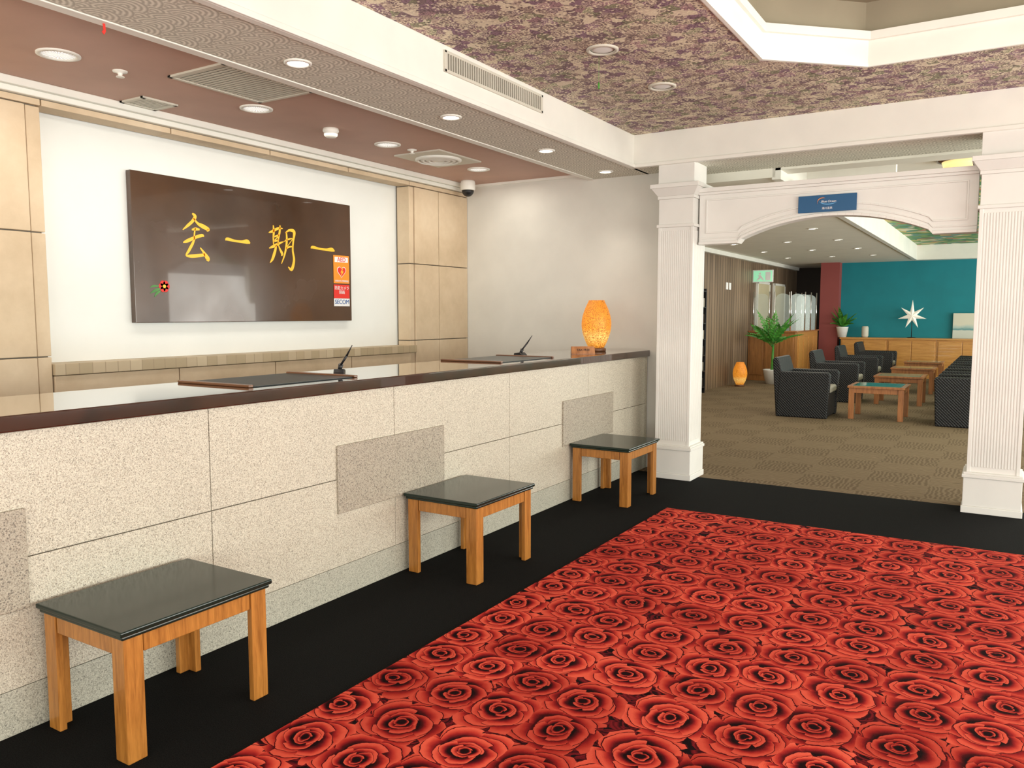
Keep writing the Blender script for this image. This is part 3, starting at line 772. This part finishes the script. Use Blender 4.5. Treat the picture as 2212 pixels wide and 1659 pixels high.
# seascape
pc=thing("canvas_picture","pale seascape canvas leaning on the teal wall","picture",(-.72,20.42,.90))
part(pc,"canvas",MB().box(-.30,.45,-.02,.02,0,.56),M['seascape'],.003)
cp=thing("ceramic_vase","small cream ceramic vase on the worktop","vase",(-2.80,20.22,.90))
part(cp,"vase_body",MB().lathe([(.06,0),(.075,.04),(.075,.22),(.06,.26)]),M['vent'])
def plant(loc,h,potr,poth,nfr,spread,label,trunk=0):
    e=thing("potted_palm",label,"plant",loc)
    part(e,"pot",MB().lathe([(potr*.7,0),(potr,poth*.9),(potr*1.05,poth),(potr*.9,poth),(potr*.88,poth*.9)]),M['potwhite'])
    s=MB()
    if trunk: s.rod((0,0,poth*.8),(.02,0,poth+trunk),.03,.02)
    for i in range(nfr):
        a=2*pi*i/nfr+random.uniform(-.25,.25); el=random.uniform(.6,1.4); L=spread*random.uniform(.8,1.1)
        pts=[]; z0=poth*.85+trunk
        for j in range(11):
            t=j/10; rr=L*t*math.cos(el*(1-.35*t)); zz=z0+(h-z0)*(1.0*t*math.sin(el)-.45*t*t*(1.5-el))
            pts.append(Vector((rr*math.cos(a),rr*math.sin(a)*.8,zz)))
        for j in range(10): s.rod(pts[j],pts[j+1],.005,.004,6)
        side=Vector((-math.sin(a),math.cos(a),0))
        for j in range(2,11):
            w=L*.34*math.sin(pi*(j/10)**.8*.9+.2)
            d=(pts[j]-pts[j-1]).normalized()
            for sg_ in (-1,1):
                tip=pts[j]+side*sg_*w*.6+d*w*.6-Vector((0,0,w*.25)); bw=d*.042
                mid=(pts[j]+tip)/2+Vector((0,0,.015))
                s.quad([pts[j]-bw*.4,mid-bw,tip,mid+bw])
    part(e,"foliage",s,M['leaf'])
    part(e,"potting_soil",MB().lathe([(potr*.86,poth*.84),(potr*.86,poth*.88)]),M['soil'])
    return e
plant((-4.10,16.9,0),1.62,.17,.30,15,.66,"tall potted palm in white pot beside partition",.50)
plant((-3.28,20.10,.90),.72,.13,.24,13,.33,"small potted palm in white pot on the worktop")
fl_=thing("floor_lamp","small lit amber woven lantern on the carpet","lamp",(-4.50,16.0,0)); egg(fl_,1.05)
# brochure rack
br=thing("magazine_rack","dark narrow magazine rack against the slat wall","rack",(-4.72,14.1,0))
s=MB().box(-.08,-.065,-.2,.2,0,1.9).box(-.065,.06,-.2,-.18,0,1.9).box(-.065,.06,.18,.2,0,1.9)
for i in range(7): s.box(-.065,.06,-.18,.18,.1+i*.29,.12+i*.29)
part(br,"rack_frame",s,M['dark'],.003)
for i in range(6): part(br,"magazine",MB().box(-.05,.04,-.15,.15,.122+i*.29,.28+i*.29),M['cushion'] if i%2 else M['soil'],.002)
# partition desks
pa=thing("wooden_partition","brown wooden low partition carrying glass screens","partition",(-4.3,17.7,0))
part(pa,"partition_body",MB().box(-4.79,-3.80,17.6,17.8,0,1.05),M['partwood'],0,True)
s=MB()
for i in range(3): s.box(-4.75+i*.32,-4.75+i*.32+.28,17.585,17.6,.12,.95)
part(pa,"partition_panel",s,M['partwood'],.004,True)
part(pa,"partition_cap",MB().box(-4.79,-3.76,17.57,17.83,1.05,1.08),M['tablewood'],.004,True)
pb=thing("wooden_partition.001","orange wooden low partition beside the armchairs","partition",(-3.75,19.0,0))
part(pb,"partition_body",MB().box(-3.98,-3.80,17.83,19.95,0,1.05),M['cabwood'],0,True)
part(pb,"partition_cap",MB().box(-4.0,-3.77,17.84,19.98,1.05,1.08),M['tablewood'],.004,True)
s=MB()
for i in range(4): s.box(-3.80,-3.785,17.9+i*.5,18.34+i*.5,.12,.95)
part(pb,"partition_panel",s,M['cabwood'],.004,True)
def screen(loc,rz,w=.30):
    e=thing("glass_screen","frosted glass screen with rounded top and chrome posts","glass screen",loc,rz,group="glass screens on the partition")
    pts=[(-w/2,0),(w/2,0)]+[(w/2*math.cos(a*pi/12),.70+.10*math.sin(a*pi/12)) for a in range(13)]
    part(e,"glass_pane",MB().prism(pts,-.006,.006,lambda u,v,d:(u,d,v)),M['glass'])
    for sx in (-1,1): part(e,"post",MB().rod((sx*(w/2+.02),0,0),(sx*(w/2+.02),0,.84),.012),M['chrome'])
    return e
g0=screen((-4.55,17.7,1.08),0)
dup(g0,(-4.1,17.7,1.08))
for y in (18.1,18.7,19.3): dup(g0,(-3.885,y,1.08),math.radians(30))
# doors on slat wall, exit sign
for i,y in enumerate((18.2,19.7)):
    s=MB().box(-4.8,-4.76,y,y+1.0,0,2.12); struct("door_%d"%(i+1),s,M['doorcream'],.004)
    struct("trim_%d"%(20+i),MB().box(-4.8,-4.75,y-.05,y,0,2.17).box(-4.8,-4.75,y+1.0,y+1.05,0,2.17).box(-4.8,-4.75,y-.05,y+1.05,2.12,2.17),M['white'])
ex=thing("exit_sign","white and green emergency exit sign on the wall","sign",(-4.72,17.9,2.15))
part(ex,"sign_box",MB().box(-4.8,-4.36,17.86,17.90,2.13,2.40),M['printwhite'],.004,True)
part(ex,"sign_face",MB().box(-4.78,-4.38,17.855,17.86,2.15,2.38),M['exitgreen'],0,True)
s=MB(); s.box(-4.66,-4.62,17.852,17.855,2.30,2.34); s.prism([(-4.68,2.29),(-4.62,2.29),(-4.58,2.23),(-4.54,2.17),(-4.57,2.17),(-4.62,2.22),(-4.68,2.17),(-4.71,2.18),(-4.66,2.24)],17.852,17.855,fn); s.box(-4.52,-4.41,17.852,17.855,2.17,2.36)
part(ex,"running_figure_symbol",s,M['printwhite'],0,True)
ws=thing("wall_switch","small white switch plates on the slat wall","switch",(-4.79,16.0,1.9))
part(ws,"switch_plate",MB().box(-4.80,-4.785,15.9,16.02,1.93,2.07).box(-4.80,-4.785,16.1,16.22,1.93,2.07),M['printwhite'],.003,True)
# lounge lights
d1=downlight((-3.6,12.0,LC),"small round downlight in lounge ceiling",.07,"lounge downlights")
for x in (-4.1,-3.2,-2.4):
    for y in (10.2,12.0,14.0,16.0,18.0):
        if (x,y)!=(-3.6,12.0): dup(d1,(x,y,LC))
gl=thing("ceiling_lamp","golden round glass ceiling lamp","ceiling light",(-.42,9.05,2.95))
part(gl,"lamp_rim",MB().lathe([(.24,0),(.24,-.02),(.20,-.03)],cap=True),M['matwood'])
part(gl,"lamp_glass",MB().lathe([(.20,-.02),(.18,-.08),(.12,-.13),(.03,-.15)]),M['goldlamp'])

# ---------------------------------------------------------------- lights
def area(name,loc,rot,sx,sy,e,col=(1,1,1),spread=None):
    l=bpy.data.lights.new(name,'AREA'); l.shape='RECTANGLE'; l.size=sx; l.size_y=sy; l.energy=e; l.color=col
    if spread: l.spread=spread
    o=bpy.data.objects.new(name,l); o.location=loc; o.rotation_euler=rot; COL.objects.link(o); return o
area("window_fill_lobby",(4.05,2.2,1.4),(0,pi/2+.32,0),2.0,9,370,(1,1,.92))  # area lamp added out of view at the windows, tilted up to brighten ceilings
area("window_fill_lounge",(4.05,14.5,1.4),(0,pi/2+.50,0),2.0,14,620,(1,.99,.91))  # same added lamp for the lounge side, tilted further up
area("rear_fill",(-.8,-2.8,1.4),(pi/2+.32,0,0),8,2.0,200,(1,1,.93))  # unseen area lamp added behind the camera as fill
area("lounge_ceiling_fill",(-3.2,13,2.6),(0,0,0),1.5,10,80,(1,.93,.80))  # area lamp added to brighten the lounge, no fixture of its own
area("lounge_coffer_fill",(0.6,13,2.9),(0,0,0),2,8,60,(1,.93,.80))  # second added lounge fill, hung inside the ceiling recess
area("tray_fill",(0,3.9,3.38),(0,0,0),1.6,2.2,18,(1,.93,.80))  # area lamp added in the octagonal tray, no fixture there
area("counter_area_light",(-4.25,4.3,2.75),(0,0,0),.4,5.0,28,(1,.95,.84))  # long area lamp along the brown-ceiling downlight row
for y in (.6,1.7,3.02,4.35,5.62,6.6):
    l=bpy.data.lights.new("downlight_spot",'SPOT'); l.energy=16; l.spot_size=math.radians(100); l.spot_blend=.8; l.shadow_soft_size=.06; l.color=(1,.93,.80)
    o=bpy.data.objects.new("downlight_spot",l); o.location=(-3.15,y,2.71); COL.objects.link(o)
w=bpy.data.worlds.new("World"); sc.world=w; w.use_nodes=True
bgn=w.node_tree.nodes["Background"]; bgn.inputs[0].default_value=(.98,1,.96,1); bgn.inputs[1].default_value=1.2

# ---------------------------------------------------------------- camera
cam=bpy.data.cameras.new("camera"); cam.lens=28.12; cam.sensor_width=36; cam.clip_start=.05
co=bpy.data.objects.new("camera",cam); co.location=(0,0,1.45); co.rotation_euler=(math.radians(90-5.03),0,math.radians(31.66)); COL.objects.link(co)
sc.camera=co
sc.view_settings.view_transform='Standard'
sc.view_settings.look='None'
sc.view_settings.exposure=0.08
